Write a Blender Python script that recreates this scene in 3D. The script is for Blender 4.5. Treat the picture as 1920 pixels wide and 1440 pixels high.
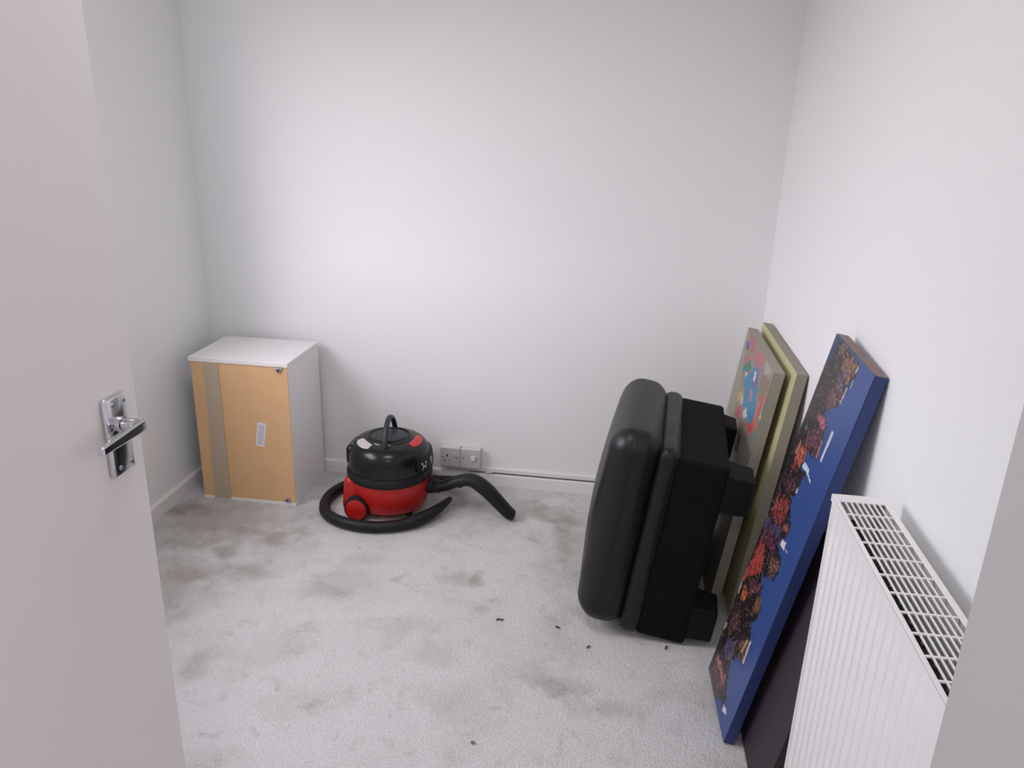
import bpy, bmesh, math, random
import numpy as np
from mathutils import Matrix, Vector, Euler

for o in list(bpy.data.objects):
    bpy.data.objects.remove(o, do_unlink=True)
SC = bpy.context.scene
COL = SC.collection
random.seed(7)
PI = math.pi

# ------------------------------------------------------------------ camera
F_PX, PITCH, YAW, ROLL, CAM_H = 1469.49, 0.3323, -0.1302, 0.0306, 1.51
cd = bpy.data.cameras.new('camera')
cam = bpy.data.objects.new('camera', cd); COL.objects.link(cam)
cd.sensor_width = 36.0; cd.sensor_fit = 'HORIZONTAL'
cd.lens = F_PX / 1920 * 36.0
cd.clip_start = 0.02
fw = Vector((math.sin(YAW) * math.cos(PITCH), math.cos(YAW) * math.cos(PITCH), -math.sin(PITCH)))
rt0 = Vector((math.cos(YAW), -math.sin(YAW), 0)); up0 = rt0.cross(fw)
rt = math.cos(ROLL) * rt0 + math.sin(ROLL) * up0
up = -math.sin(ROLL) * rt0 + math.cos(ROLL) * up0
M = Matrix((rt, up, -fw)).transposed().to_4x4(); M.translation = (0, 0, CAM_H)
cam.matrix_world = M
SC.camera = cam

# ------------------------------------------------------------------ world, lights, exposure
SC.view_settings.view_transform = 'Standard'
SC.view_settings.look = 'None'
SC.view_settings.gamma = 1.0
SC.view_settings.use_curve_mapping = False
SC.view_settings.exposure = 0.0
world = bpy.data.worlds.new('world'); SC.world = world
world.use_nodes = True
wn = world.node_tree
bgn = wn.nodes['Background']
def wnode(t, **k):
    n = wn.nodes.new(t)
    for a, v in k.items(): setattr(n, a, v)
    return n
# hazy sky: blue away from the sun, white and brighter towards it; dull ground and houses below the horizon
tc = wnode('ShaderNodeTexCoord'); sp = wnode('ShaderNodeSeparateXYZ')
wn.links.new(tc.outputs['Generated'], sp.inputs[0])
rp = wnode('ShaderNodeValToRGB'); wn.links.new(sp.outputs['Z'], rp.inputs[0])
rp.color_ramp.elements[0].position = 0.0; rp.color_ramp.elements[0].color = (0.42, 0.385, 0.35, 1)
rp.color_ramp.elements[1].position = 0.05; rp.color_ramp.elements[1].color = (0.52, 0.67, 1.02, 1)
SUN_DIR = Vector((-1.0, -1.30, 0.68)).normalized()
dt = wnode('ShaderNodeVectorMath', operation='DOT_PRODUCT'); dt.inputs[1].default_value = SUN_DIR
wn.links.new(tc.outputs['Generated'], dt.inputs[0])
up_ = wnode('ShaderNodeMapRange'); up_.inputs['From Min'].default_value = -0.02; up_.inputs['From Max'].default_value = 0.05
wn.links.new(sp.outputs['Z'], up_.inputs['Value'])
def halo(d0, col):
    g = wnode('ShaderNodeMapRange', interpolation_type='SMOOTHSTEP'); g.inputs['From Min'].default_value = d0; g.inputs['From Max'].default_value = 1.0
    wn.links.new(dt.outputs['Value'], g.inputs['Value'])
    m = wnode('ShaderNodeMath', operation='MULTIPLY'); wn.links.new(g.outputs[0], m.inputs[0]); wn.links.new(up_.outputs[0], m.inputs[1])
    c = wnode('ShaderNodeVectorMath', operation='SCALE'); c.inputs[0].default_value = col
    wn.links.new(m.outputs[0], c.inputs['Scale']); return c
gc = halo(-0.55, (1.70, 1.45, 1.27))
ac = wnode('ShaderNodeVectorMath', operation='ADD'); wn.links.new(rp.outputs[0], ac.inputs[0]); wn.links.new(gc.outputs[0], ac.inputs[1])
wn.links.new(ac.outputs[0], bgn.inputs[0])
bgn.inputs[1].default_value = 5.2

WIN = (1.30, 2.38, 0.90, 1.95)      # window in the left wall: y0, y1, z0, z1
pd = bpy.data.lights.new('window_portal', 'AREA'); pd.shape = 'RECTANGLE'
pd.size = WIN[3] - WIN[2]; pd.size_y = WIN[1] - WIN[0]; pd.cycles.is_portal = True
po = bpy.data.objects.new('window_portal', pd); COL.objects.link(po)
po.location = (-1.84, (WIN[0] + WIN[1]) / 2, (WIN[2] + WIN[3]) / 2)
po.rotation_euler = (0, -PI / 2, 0)

hd = bpy.data.lights.new('hall_fill', 'AREA'); hd.shape = 'DISK'; hd.size = 0.45  # unseen fill light behind the camera, added for brightness
hd.energy = 7.5; hd.color = (1.0, 0.92, 0.90)
ho = bpy.data.objects.new('hall_fill', hd); COL.objects.link(ho)
ho.location = (-0.1, -0.55, 2.30)

# unseen fill light under the ceiling, added to even out the room
rd = bpy.data.lights.new('ceiling_fill', 'AREA'); rd.shape = 'DISK'; rd.size = 0.55
rd.energy = 9.5; rd.color = (0.97, 0.96, 1.0)
ro_ = bpy.data.objects.new('ceiling_fill', rd); COL.objects.link(ro_)
ro_.location = (-0.62, 1.45, 2.36)

# ------------------------------------------------------------------ helpers
def s2l(c):
    return tuple(((v / 255) / 12.92 if v / 255 <= 0.04045 else ((v / 255 + 0.055) / 1.055) ** 2.4) for v in c)

def tag(o, label=None, cat=None, group=None, kind=None):
    if label: o['label'] = label
    if cat: o['category'] = cat
    if group: o['group'] = group
    if kind: o['kind'] = kind
    return o

def thing(name, label, cat, loc=(0, 0, 0), rot=(0, 0, 0), group=None):
    o = bpy.data.objects.new(name, None); COL.objects.link(o)
    o.empty_display_size = 0.05
    o.location = loc; o.rotation_euler = rot
    return tag(o, label, cat, group)

def obj(name, bm, mats, parent=None, smooth=False, loc=None, rot=None, angle=40):
    me = bpy.data.meshes.new(name)
    bmesh.ops.recalc_face_normals(bm, faces=bm.faces)
    bm.to_mesh(me); bm.free()
    if not isinstance(mats, (list, tuple)): mats = [mats]
    for m in mats: me.materials.append(m)
    if smooth:
        for p in me.polygons: p.use_smooth = True
        me.set_sharp_from_angle(angle=math.radians(angle))
    o = bpy.data.objects.new(name, me); COL.objects.link(o)
    if parent: o.parent = parent
    if loc: o.location = loc
    if rot: o.rotation_euler = rot
    return o

def struct(name, bm, mats, parent=None, **k):
    o = obj(name, bm, mats, parent, **k)
    if not parent: o['kind'] = 'structure'
    return o

def box(bm, x0, x1, y0, y1, z0, z1, bev=0.0, seg=2, mat=0, M=None):
    r = bmesh.ops.create_cube(bm, size=1)
    vs = r['verts']
    for v in vs:
        v.co = Vector(((x0 + x1) / 2 + v.co.x * (x1 - x0), (y0 + y1) / 2 + v.co.y * (y1 - y0), (z0 + z1) / 2 + v.co.z * (z1 - z0)))
    fs = list({f for v in vs for f in v.link_faces})
    for f in fs: f.material_index = mat
    if bev > 0:
        es = list({e for v in vs for e in v.link_edges})
        r2 = bmesh.ops.bevel(bm, geom=es, offset=bev, segments=seg, profile=0.5, affect='EDGES')
        vs = list({v for f in r2['faces'] for v in f.verts} | {v for v in vs if v.is_valid})
    if M is not None:
        vs = [v for v in vs if v.is_valid]
        bmesh.ops.transform(bm, matrix=M, verts=vs)
    return bm

def B(*a, **k):
    return box(bmesh.new(), *a, **k)

def lathe(bm, prof, n=48, c=(0, 0), mat=0):
    """profile of (r, z) from bottom to top, turned about the z axis"""
    rings = []
    for r, z in prof:
        if r < 1e-5: rings.append([bm.verts.new((c[0], c[1], z))])
        else: rings.append([bm.verts.new((c[0] + r * math.cos(2 * PI * k / n), c[1] + r * math.sin(2 * PI * k / n), z)) for k in range(n)])
    for a, b in zip(rings, rings[1:]):
        for k in range(n):
            k2 = (k + 1) % n
            if len(a) == 1 and len(b) == 1: continue
            if len(a) == 1: f = bm.faces.new((a[0], b[k2], b[k]))
            elif len(b) == 1: f = bm.faces.new((a[k], a[k2], b[0]))
            else: f = bm.faces.new((a[k], a[k2], b[k2], b[k]))
            f.material_index = mat
    return bm

def smoothpath(P, sub=8):
    P = [Vector(p) for p in P]; out = []
    n = len(P)
    for i in range(n - 1):
        p0 = P[max(i - 1, 0)]; p1 = P[i]; p2 = P[i + 1]; p3 = P[min(i + 2, n - 1)]
        for s in range(sub):
            t = s / sub
            out.append(0.5 * ((2 * p1) + (p2 - p0) * t + (2 * p0 - 5 * p1 + 4 * p2 - p3) * t * t + (3 * p1 - p0 - 3 * p2 + p3) * t ** 3))
    out.append(P[-1]); return out

def tube(bm, pts, rad, n=14, sub=8, flat=None, cap=True, mat=0, upv=(0, 0, 1)):
    """tube of varying radius; points carry (x,y,z,r) when rad is None; flat = (a, b) ellipse factors"""
    if rad is None:
        rr = [p[3] for p in pts]; pts = [p[:3] for p in pts]
    else:
        rr = [rad] * len(pts)
    P = smoothpath(pts, sub); R = [v.x for v in smoothpath([(r, 0, 0) for r in rr], sub)]
    a, b = flat or (1, 1)
    rings = []
    for i, p in enumerate(P):
        t = (P[min(i + 1, len(P) - 1)] - P[max(i - 1, 0)]).normalized()
        u = Vector(upv); u = (u - t * u.dot(t))
        if u.length < 1e-4: u = Vector((0, 1, 0)) - t * t.y
        u.normalize(); s = t.cross(u)
        rings.append([bm.verts.new(p + R[i] * (a * math.cos(2 * PI * k / n) * s + b * math.sin(2 * PI * k / n) * u)) for k in range(n)])
    for q, w in zip(rings, rings[1:]):
        for k in range(n):
            f = bm.faces.new((q[k], q[(k + 1) % n], w[(k + 1) % n], w[k])); f.material_index = mat
    if cap:
        bm.faces.new(rings[0]).material_index = mat; bm.faces.new(rings[-1]).material_index = mat
    return bm

def cyl(bm, p0, p1, r0, r1=None, n=24, mat=0):
    r1 = r0 if r1 is None else r1
    p0, p1 = Vector(p0), Vector(p1)
    t = (p1 - p0).normalized(); u = Vector((0, 0, 1)) if abs(t.z) < .9 else Vector((1, 0, 0))
    u = (u - t * u.dot(t)).normalized(); s = t.cross(u)
    A = [bm.verts.new(p0 + r0 * (math.cos(2 * PI * k / n) * s + math.sin(2 * PI * k / n) * u)) for k in range(n)]
    C = [bm.verts.new(p1 + r1 * (math.cos(2 * PI * k / n) * s + math.sin(2 * PI * k / n) * u)) for k in range(n)]
    for k in range(n):
        bm.faces.new((A[k], A[(k + 1) % n], C[(k + 1) % n], C[k])).material_index = mat
    bm.faces.new(A).material_index = mat; bm.faces.new(C).material_index = mat
    return bm

def rounded(bm, lo, hi, r, seg=5, flat=5, bulge=None, wob=0.0, mat=0):
    """rounded box lo..hi, corner radius r; bulge(co, unit) may move the vertices"""
    lo, hi = Vector(lo), Vector(hi); c = (lo + hi) / 2; h = (hi - lo) / 2
    r = min(r, h.x * .999, h.y * .999, h.z * .999)
    def axis(hh):
        a = [-(hh - r) - r * math.tan(PI / 4 * (1 - k / seg)) for k in range(seg)]
        m = [-(hh - r) + 2 * (hh - r) * k / flat for k in range(flat + 1)]
        return a + m + [-v for v in reversed(a)]
    ax = [axis(h[i]) for i in range(3)]
    cache = {}
    def V(p):
        key = tuple(round(q, 6) for q in p)
        if key not in cache:
            p = Vector(p); inner = Vector([max(-(h[i] - r), min(h[i] - r, p[i])) for i in range(3)])
            d = p - inner; q = inner + d.normalized() * r
            if bulge: q = bulge(q, Vector([q[i] / h[i] for i in range(3)]))
            cache[key] = bm.verts.new(c + q)
        return cache[key]
    for i in range(3):
        j, k = (i + 1) % 3, (i + 2) % 3
        for s in (-1, 1):
            for a in range(len(ax[j]) - 1):
                for b in range(len(ax[k]) - 1):
                    q = []
                    for (u, w) in ((a, b), (a + 1, b), (a + 1, b + 1), (a, b + 1)):
                        p = [0, 0, 0]; p[i] = s * h[i]; p[j] = ax[j][u]; p[k] = ax[k][w]; q.append(V(p))
                    if len(set(q)) == 4:
                        try: bm.faces.new(q).material_index = mat
                        except ValueError: pass
    return bm

# ------------------------------------------------------------------ materials
def mat(name, col, rough=0.5, metal=0.0, bump=None, spec=None, var=None, coat=None, sheen=None):
    m = bpy.data.materials.new(name); m.use_nodes = True
    nt = m.node_tree; p = nt.nodes['Principled BSDF']
    p.inputs['Base Color'].default_value = (*col, 1); p.inputs['Roughness'].default_value = rough
    p.inputs['Metallic'].default_value = metal
    if spec is not None: p.inputs['Specular IOR Level'].default_value = spec
    if coat: p.inputs['Coat Weight'].default_value = coat; p.inputs['Coat Roughness'].default_value = 0.15
    if sheen: p.inputs['Sheen Weight'].default_value = sheen
    t = nt.nodes.new('ShaderNodeTexCoord')
    if var:      # (scale, amount) slight tone variation
        n = nt.nodes.new('ShaderNodeTexNoise'); n.inputs['Scale'].default_value = var[0]; n.inputs['Detail'].default_value = 4
        mr = nt.nodes.new('ShaderNodeMapRange'); mr.inputs['To Min'].default_value = 1 - var[1]; mr.inputs['To Max'].default_value = 1 + var[1]
        mx = nt.nodes.new('ShaderNodeVectorMath'); mx.operation = 'SCALE'; mx.inputs[0].default_value = col
        nt.links.new(t.outputs['Object'], n.inputs['Vector']); nt.links.new(n.outputs['Fac'], mr.inputs['Value'])
        nt.links.new(mr.outputs[0], mx.inputs['Scale']); nt.links.new(mx.outputs[0], p.inputs['Base Color'])
    if bump:     # (scale, strength, distance)
        n = nt.nodes.new('ShaderNodeTexNoise'); n.inputs['Scale'].default_value = bump[0]; n.inputs['Detail'].default_value = 3
        b = nt.nodes.new('ShaderNodeBump'); b.inputs['Strength'].default_value = bump[1]; b.inputs['Distance'].default_value = bump[2]
        nt.links.new(t.outputs['Object'], n.inputs['Vector']); nt.links.new(n.outputs['Fac'], b.inputs['Height'])
        nt.links.new(b.outputs[0], p.inputs['Normal'])
    return m

WALL = mat('wall_paint', (0.882, 0.882, 0.882), 0.75, bump=(60, 0.12, 0.002), spec=0.3)
CEIL = mat('ceiling_paint', (0.90, 0.89, 0.885), 0.9)
SPLAY = mat('shaded_wall_end', (0.66, 0.655, 0.645), 0.6)  # greyer than the wall paint, deepens the shade on the wall end
GLOSSW = mat('gloss_white_paint', (0.85, 0.835, 0.83), 0.35)
DOORP = mat('door_paint', (0.88, 0.82, 0.80), 0.45, bump=(25, 0.05, 0.001))
CHROME = mat('polished_chrome', (0.72, 0.72, 0.74), 0.12, 1.0)
STEEL = mat('zinc_plated_steel', (0.55, 0.56, 0.58), 0.3, 1.0)
MELA = mat('white_melamine', (0.86, 0.845, 0.84), 0.38)
MELAEDGE = mat('worn_white_edge', (0.72, 0.66, 0.60), 0.5)
HARDB = mat('hardboard', s2l((224, 182, 134)), 0.7, var=(14, 0.05), bump=(200, 0.1, 0.0006))
TAPE = mat('buff_board_strip', s2l((190, 172, 148)), 0.55, var=(30, 0.04))
PAPER = mat('white_label_paper', (0.80, 0.80, 0.82), 0.6)
INK = mat('grey_print', (0.48, 0.50, 0.56), 0.7)
LEATH = mat('black_leather', (0.0065, 0.0065, 0.0075), 0.40, bump=(200, 0.12, 0.0006), spec=0.42)
FABR = mat('black_fabric', (0.006, 0.0055, 0.006), 0.9, bump=(500, 0.2, 0.0005), spec=0.2)
BLOCK = mat('black_plastic_foot', (0.005, 0.005, 0.0055), 0.65, spec=0.25)
REDP = mat('red_plastic', (0.50, 0.012, 0.010), 0.35, bump=(40, 0.05, 0.0006))
BLKP = mat('black_plastic', (0.006, 0.0068, 0.0075), 0.24, spec=0.42)
BLKM = mat('matt_black_plastic', (0.008, 0.0085, 0.0095), 0.5, spec=0.35)
HOSEM = mat('black_hose_rubber', (0.007, 0.007, 0.008), 0.5, spec=0.35, bump=(90, 0.1, 0.0006))
RADW = mat('radiator_enamel', (0.92, 0.90, 0.885), 0.3)
RADIN = mat('radiator_inside_metal', (0.10, 0.095, 0.09), 0.6, 0.2)
PLAS = mat('aged_white_socket_plastic', (0.66, 0.62, 0.60), 0.3)
HOLE = mat('dark_opening', (0.02, 0.018, 0.016), 0.8)
GAPM = mat('dark_gap_line', (0.10, 0.08, 0.07), 0.9)  # dark strip along the joint below the trunking
FRAMEW = mat('window_frame_white', (0.8, 0.8, 0.8), 0.35)

def glass_mat():
    m = bpy.data.materials.new('window_glass'); m.use_nodes = True; nt = m.node_tree
    nt.nodes.clear(); o = nt.nodes.new('ShaderNodeOutputMaterial'); t = nt.nodes.new('ShaderNodeBsdfTransparent')
    g = nt.nodes.new('ShaderNodeBsdfGlossy'); g.inputs['Roughness'].default_value = 0.02
    mx = nt.nodes.new('ShaderNodeMixShader'); mx.inputs[0].default_value = 0.06
    nt.links.new(t.outputs[0], mx.inputs[1]); nt.links.new(g.outputs[0], mx.inputs[2]); nt.links.new(mx.outputs[0], o.inputs[0])
    return m

def carpet_mat():
    m = bpy.data.materials.new('worn_grey_carpet'); m.use_nodes = True; nt = m.node_tree
    p = nt.nodes['Principled BSDF']; p.inputs['Roughness'].default_value = 0.95; p.inputs['Specular IOR Level'].default_value = 0.1
    p.inputs['Sheen Weight'].default_value = 0.15
    t = nt.nodes.new('ShaderNodeTexCoord')
    def noise(sc, det, ro=0.5, dist=0.0):
        n = nt.nodes.new('ShaderNodeTexNoise'); n.inputs['Scale'].default_value = sc; n.inputs['Detail'].default_value = det
        n.inputs['Roughness'].default_value = ro; n.inputs['Distortion'].default_value = dist
        nt.links.new(t.outputs['Object'], n.inputs['Vector']); return n
    def ramp(src, stops):
        r = nt.nodes.new('ShaderNodeValToRGB'); e = r.color_ramp.elements
        e[0].position, e[0].color = stops[0][0], (*stops[0][1], 1); e[1].position, e[1].color = stops[1][0], (*stops[1][1], 1)
        for s in stops[2:]:
            q = e.new(s[0]); q.color = (*s[1], 1)
        nt.links.new(src, r.inputs[0]); return r
    def mul(a, b, fac=1.0):
        x = nt.nodes.new('ShaderNodeMix'); x.data_type = 'RGBA'; x.blend_type = 'MULTIPLY'; x.inputs[0].default_value = fac
        nt.links.new(a, x.inputs[6]); nt.links.new(b, x.inputs[7]); return x.outputs[2]
    base = ramp(noise(1.6, 5, 0.6).outputs['Fac'], [(0.35, (0.75, 0.74, 0.735)), (0.65, (0.81, 0.80, 0.795))])
    # larger traffic stains, small dirty spots, fibre speckle
    st = ramp(noise(4.2, 5, 0.62, 0.4).outputs['Fac'], [(0.32, (0.85, 0.84, 0.825)), (0.52, (1, 1, 1))])
    sp_ = ramp(noise(11.0, 4, 0.6, 0.6).outputs['Fac'], [(0.27, (0.79, 0.78, 0.77)), (0.42, (1, 1, 1))])
    fib = ramp(noise(190, 3, 0.7).outputs['Fac'], [(0.32, (0.80, 0.79, 0.785)), (0.58, (1.04, 1.04, 1.04))])
    c = mul(mul(mul(base.outputs[0], st.outputs[0]), sp_.outputs[0]), fib.outputs[0])
    # carpet stains, plus broad soft patches painting shade on the left and back floor
    geo = nt.nodes.new('ShaderNodeNewGeometry')
    wob = noise(14, 3)
    for (x, y, rx, ry, k) in STAINS_AND_SHADE:
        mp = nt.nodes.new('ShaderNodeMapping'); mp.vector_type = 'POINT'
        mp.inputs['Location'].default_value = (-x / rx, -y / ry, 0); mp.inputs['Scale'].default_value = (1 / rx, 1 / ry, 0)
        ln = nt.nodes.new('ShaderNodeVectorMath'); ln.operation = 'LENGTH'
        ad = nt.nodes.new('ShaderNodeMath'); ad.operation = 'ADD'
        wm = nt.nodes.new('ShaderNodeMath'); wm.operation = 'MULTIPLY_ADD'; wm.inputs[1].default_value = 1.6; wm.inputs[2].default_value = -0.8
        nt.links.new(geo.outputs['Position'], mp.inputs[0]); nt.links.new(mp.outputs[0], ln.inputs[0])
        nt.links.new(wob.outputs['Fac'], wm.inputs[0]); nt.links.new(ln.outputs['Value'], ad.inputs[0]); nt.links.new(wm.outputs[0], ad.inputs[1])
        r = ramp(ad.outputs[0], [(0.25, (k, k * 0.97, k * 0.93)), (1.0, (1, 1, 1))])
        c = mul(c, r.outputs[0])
    nt.links.new(c, p.inputs['Base Color'])
    b = nt.nodes.new('ShaderNodeBump'); b.inputs['Strength'].default_value = 0.75; b.inputs['Distance'].default_value = 0.008
    b2 = nt.nodes.new('ShaderNodeBump'); b2.inputs['Strength'].default_value = 0.45; b2.inputs['Distance'].default_value = 0.016
    nt.links.new(noise(170, 3, 0.7).outputs['Fac'], b.inputs['Height'])
    nt.links.new(noise(60, 4, 0.7).outputs['Fac'], b2.inputs['Height'])
    nt.links.new(b2.outputs[0], b.inputs['Normal']); nt.links.new(b.outputs[0], p.inputs['Normal'])
    return m
STAINS_AND_SHADE = [(-1.45, 2.50, 0.42, 0.30, 0.74), (-0.70, 2.85, 0.60, 0.28, 0.80), (-1.42, 2.05, 0.24, 0.30, 0.82), (0.02, 2.55, 0.30, 0.55, 0.86), (-1.621, 2.554, 0.116, 0.083, 0.72), (-1.190, 2.190, 0.135, 0.079, 0.74), (-1.358, 2.142, 0.111, 0.061, 0.80),
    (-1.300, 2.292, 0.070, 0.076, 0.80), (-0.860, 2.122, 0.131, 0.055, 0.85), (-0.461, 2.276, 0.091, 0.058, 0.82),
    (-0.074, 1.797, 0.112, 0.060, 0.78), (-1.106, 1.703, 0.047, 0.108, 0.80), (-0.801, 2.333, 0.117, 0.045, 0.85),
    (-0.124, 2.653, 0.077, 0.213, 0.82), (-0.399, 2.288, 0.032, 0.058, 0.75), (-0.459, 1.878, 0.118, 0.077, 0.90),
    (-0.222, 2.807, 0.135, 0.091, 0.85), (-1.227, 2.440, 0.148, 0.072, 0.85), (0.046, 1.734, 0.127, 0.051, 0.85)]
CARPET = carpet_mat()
XL, XR, YB, YF, ZC = -1.690, 0.564, 3.012, 0.40, 2.42      # left, right, back, front wall faces, ceiling
YH = -1.3                                                   # back of the hall the camera stands in

# ------------------------------------------------------------------ room shell
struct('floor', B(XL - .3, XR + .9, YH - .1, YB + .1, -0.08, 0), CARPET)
struct('ceiling', B(XL - .3, XR + .9, YH - .1, YB + .1, ZC, ZC + .08), CEIL)
struct('wall_back', B(XL - .3, XR + .2, YB, YB + .12, 0, ZC), WALL)
bm = bmesh.new()
struct('wall_right', B(XR, XR + .12, YF, YB, 0, ZC), WALL)
y0, y1, z0, z1 = WIN
for q in ((YF - .1, y0, 0, ZC), (y1, YB, 0, ZC), (y0, y1, 0, z0), (y0, y1, z1, ZC)):
    box(bm, XL - .18, XL, *q)
struct('wall_left', bm, WALL)
bm = bmesh.new()
box(bm, XL - .18, -0.80, YF - .10, YF, 0, ZC); box(bm, -0.80, 0.210, YF - .10, YF, 2.02, ZC)
q = [(0.206, YF), (0.380, YF - .10), (XR + .12, YF - .10), (XR + .12, YF)]      # wall end right of the opening, splayed to keep window light off it
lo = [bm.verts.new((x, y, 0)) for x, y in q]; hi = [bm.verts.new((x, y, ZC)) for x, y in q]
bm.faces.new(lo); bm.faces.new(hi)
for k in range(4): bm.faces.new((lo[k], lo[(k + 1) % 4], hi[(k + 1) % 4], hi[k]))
bm.normal_update()
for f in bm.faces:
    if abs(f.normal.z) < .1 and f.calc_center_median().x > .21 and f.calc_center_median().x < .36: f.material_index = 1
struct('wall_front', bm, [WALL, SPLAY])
struct('wall_hall_left', B(-1.22, -1.10, YH, YF - .10, 0, ZC), WALL)
struct('wall_hall_right', B(1.10, 1.22, YH, YF - .10, 0, ZC), WALL)
struct('wall_hall_back', B(-1.22, 1.22, YH - .1, YH, 0, ZC), WALL)

# window in the left wall (behind the open door)
bm = bmesh.new(); xw = XL - .13
for q in ((y0, y0 + .05, z0, z1), (y1 - .05, y1, z0, z1), (y0 + .05, y1 - .05, z0, z0 + .05), (y0 + .05, y1 - .05, z1 - .05, z1), ((y0 + y1) / 2 - .025, (y0 + y1) / 2 + .025, z0 + .05, z1 - .05)):
    box(bm, xw - .02, xw + .03, *q, bev=.004)
wf = struct('window_1', bm, FRAMEW)
GL = glass_mat()
for a, b in ((y0 + .05, (y0 + y1) / 2 - .025), ((y0 + y1) / 2 + .025, y1 - .05)):
    obj('pane', B(xw, xw + .004, a, b, z0 + .05, z1 - .05), GL, wf)
obj('window_sill', B(XL - .10, XL + .02, y0 - .0, y1 + .0, z0 - .02, z0 + .004, bev=.004), GLOSSW, wf)

# skirting boards
def skirt(name, p0, p1, nrm, h=.056, t=.014):
    bm = bmesh.new(); prof = [(0, 0), (t, 0), (t, h - .008), (t - .003, h - .003), (t - .008, h), (0, h)]
    R = []
    for p in (p0, p1):
        R.append([bm.verts.new((p[0] + nrm[0] * a, p[1] + nrm[1] * a, z)) for a, z in prof])
    n = len(prof)
    for k in range(n): bm.faces.new((R[0][k], R[0][(k + 1) % n], R[1][(k + 1) % n], R[1][k]))
    bm.faces.new(R[0]); bm.faces.new(R[1])
    return struct(name, bm, GLOSSW)
skirt('baseboard_back', (XL, YB), (XR, YB), (0, -1))
skirt('baseboard_left', (XL, YF), (XL, YB - .014), (1, 0), h=.060)
skirt('baseboard_right', (XR, YF), (XR, YB - .014), (-1, 0))

# ------------------------------------------------------------------ open door with chrome lever handle
DX = -0.759
door = struct('door_1', B(DX - .036, DX, .342, 1.10, .012, 1.99, bev=.0015), DOORP)
hp = obj('handle_plate', B(DX, DX + .010, 1.009, 1.064, .952, 1.084, bev=.0045, seg=3), CHROME, door, smooth=True, angle=50)
for yy in (1.0265, 1.053):
    for zz in (.966, 1.070):
        bm = bmesh.new(); cyl(bm, (DX + .009, yy, zz), (DX + .0118, yy, zz), .0042, .0034, n=16)
        obj('screw', bm, STEEL, hp)
bm = bmesh.new()
cyl(bm, (DX + .009, 1.038, 1.036), (DX + .016, 1.038, 1.036), .0125, .0115); cyl(bm, (DX + .016, 1.038, 1.036), (DX + .036, 1.040, 1.036), .0095, .0105)
obj('spindle_boss', bm, CHROME, hp, smooth=True, angle=50)
bm = bmesh.new()
rounded(bm, (DX + .029, .946, 1.018), (DX + .041, 1.062, 1.041), .0045, 3, 6,
        bulge=lambda q, u: Vector((q.x + .003 * (1 - u.y) / 2, q.y, q.z * (1 - .38 * (1 - u.y) / 2))))
obj('lever', bm, CHROME, door, smooth=True, angle=50)
# hinges on the far side of the leaf
for zz in (.25, 1.0, 1.75):
    bm = bmesh.new(); cyl(bm, (DX - .030, .338, zz - .04), (DX - .030, .338, zz + .04), .006, n=12)
    obj('hinge', bm, STEEL, door)
# door lining on both sides of the opening
bm = bmesh.new(); box(bm, -0.826, -0.796, YF - .105, YF + .002, 0, 2.02, bev=.002)
struct('trim_1', bm, GLOSSW)
bm = bmesh.new(); box(bm, -0.796, 0.205, YF - .105, YF + .002, 2.0, 2.03, bev=.002)
struct('trim_2', bm, GLOSSW)

# ------------------------------------------------------------------ radiator
RX0, RX1, RY0, RY1, RZ0, RZ1 = .436, .532, .47, 1.416, .150, .844
rad = thing('radiator', 'white ribbed double-panel radiator with slotted top grille on the right wall', 'radiator', ((RX0 + RX1) / 2, (RY0 + RY1) / 2, RZ0))
ox, oy, oz = rad.location
def ribbed(x, sgn):
    """pressed steel panel with vertical ribs 33 mm apart"""
    bm = bmesh.new(); pitch = .0333
    ys = []; n = int((RY1 - RY0 - .05) / pitch)
    yoff = (.886 - .5 * pitch) % pitch
    yy = RY0 + .02 + ((yoff - RY0 - .02) % pitch); cols = [(RY0, 0), (RY0 + .006, 0)]
    for k in range(n + 1):
        a = yy + k * pitch
        if a + pitch > RY1 - .012: break
        for f, d in ((.10, 0), (.24, 1), (.76, 1), (.90, 0)):
            cols.append((a + f * pitch, d))
    cols += [(RY1 - .006, 0), (RY1, 0)]
    rows = [(RZ0, 0), (RZ0 + .035, 0), (RZ0 + .055, 1), (RZ1 - .075, 1), (RZ1 - .052, 0), (RZ1 - .004, 0)]
    G = [[bm.verts.new((x - ox + sgn * (-.0032 * d * e), y - oy, z - oz)) for (y, d) in cols] for (z, e) in rows]
    for a, b in zip(G, G[1:]):
        for k in range(len(cols) - 1): bm.faces.new((a[k], a[k + 1], b[k + 1], b[k]))
    geom = bmesh.ops.extrude_face_region(bm, geom=list(bm.faces))
    bmesh.ops.translate(bm, verts=[v for v in geom['geom'] if isinstance(v, bmesh.types.BMVert)], vec=(sgn * .006, 0, 0))
    return bm
obj('front_panel', ribbed(RX0 + .0015, 1), RADW, rad, smooth=True, angle=25)
obj('back_panel', ribbed(RX1 - .002, -1), RADW, rad, smooth=True, angle=25)
bm = bmesh.new()
def rb(x0, x1, y0, y1, z0, z1, **k): box(bm, x0 - ox, x1 - ox, y0 - oy, y1 - oy, z0 - oz, z1 - oz, **k)
rb(RX0 - .001, .4425, RY0, RY1 + .001, RZ1 - .0025, RZ1, bev=.0008); rb(.5225, RX1 + .001, RY0, RY1 + .001, RZ1 - .0025, RZ1, bev=.0008)
rb(RX0 - .001, RX0 + .0010, RY0, RY1 + .001, RZ1 - .014, RZ1 - .001); rb(RX1 - .001, RX1 + .001, RY0, RY1 + .001, RZ1 - .014, RZ1 - .001)
rb(.4425, .5225, 1.387, RY1 + .001, RZ1 - .0025, RZ1 - .0002); rb(.4425, .5225, RY0, .490, RZ1 - .0025, RZ1 - .0002)
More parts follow.
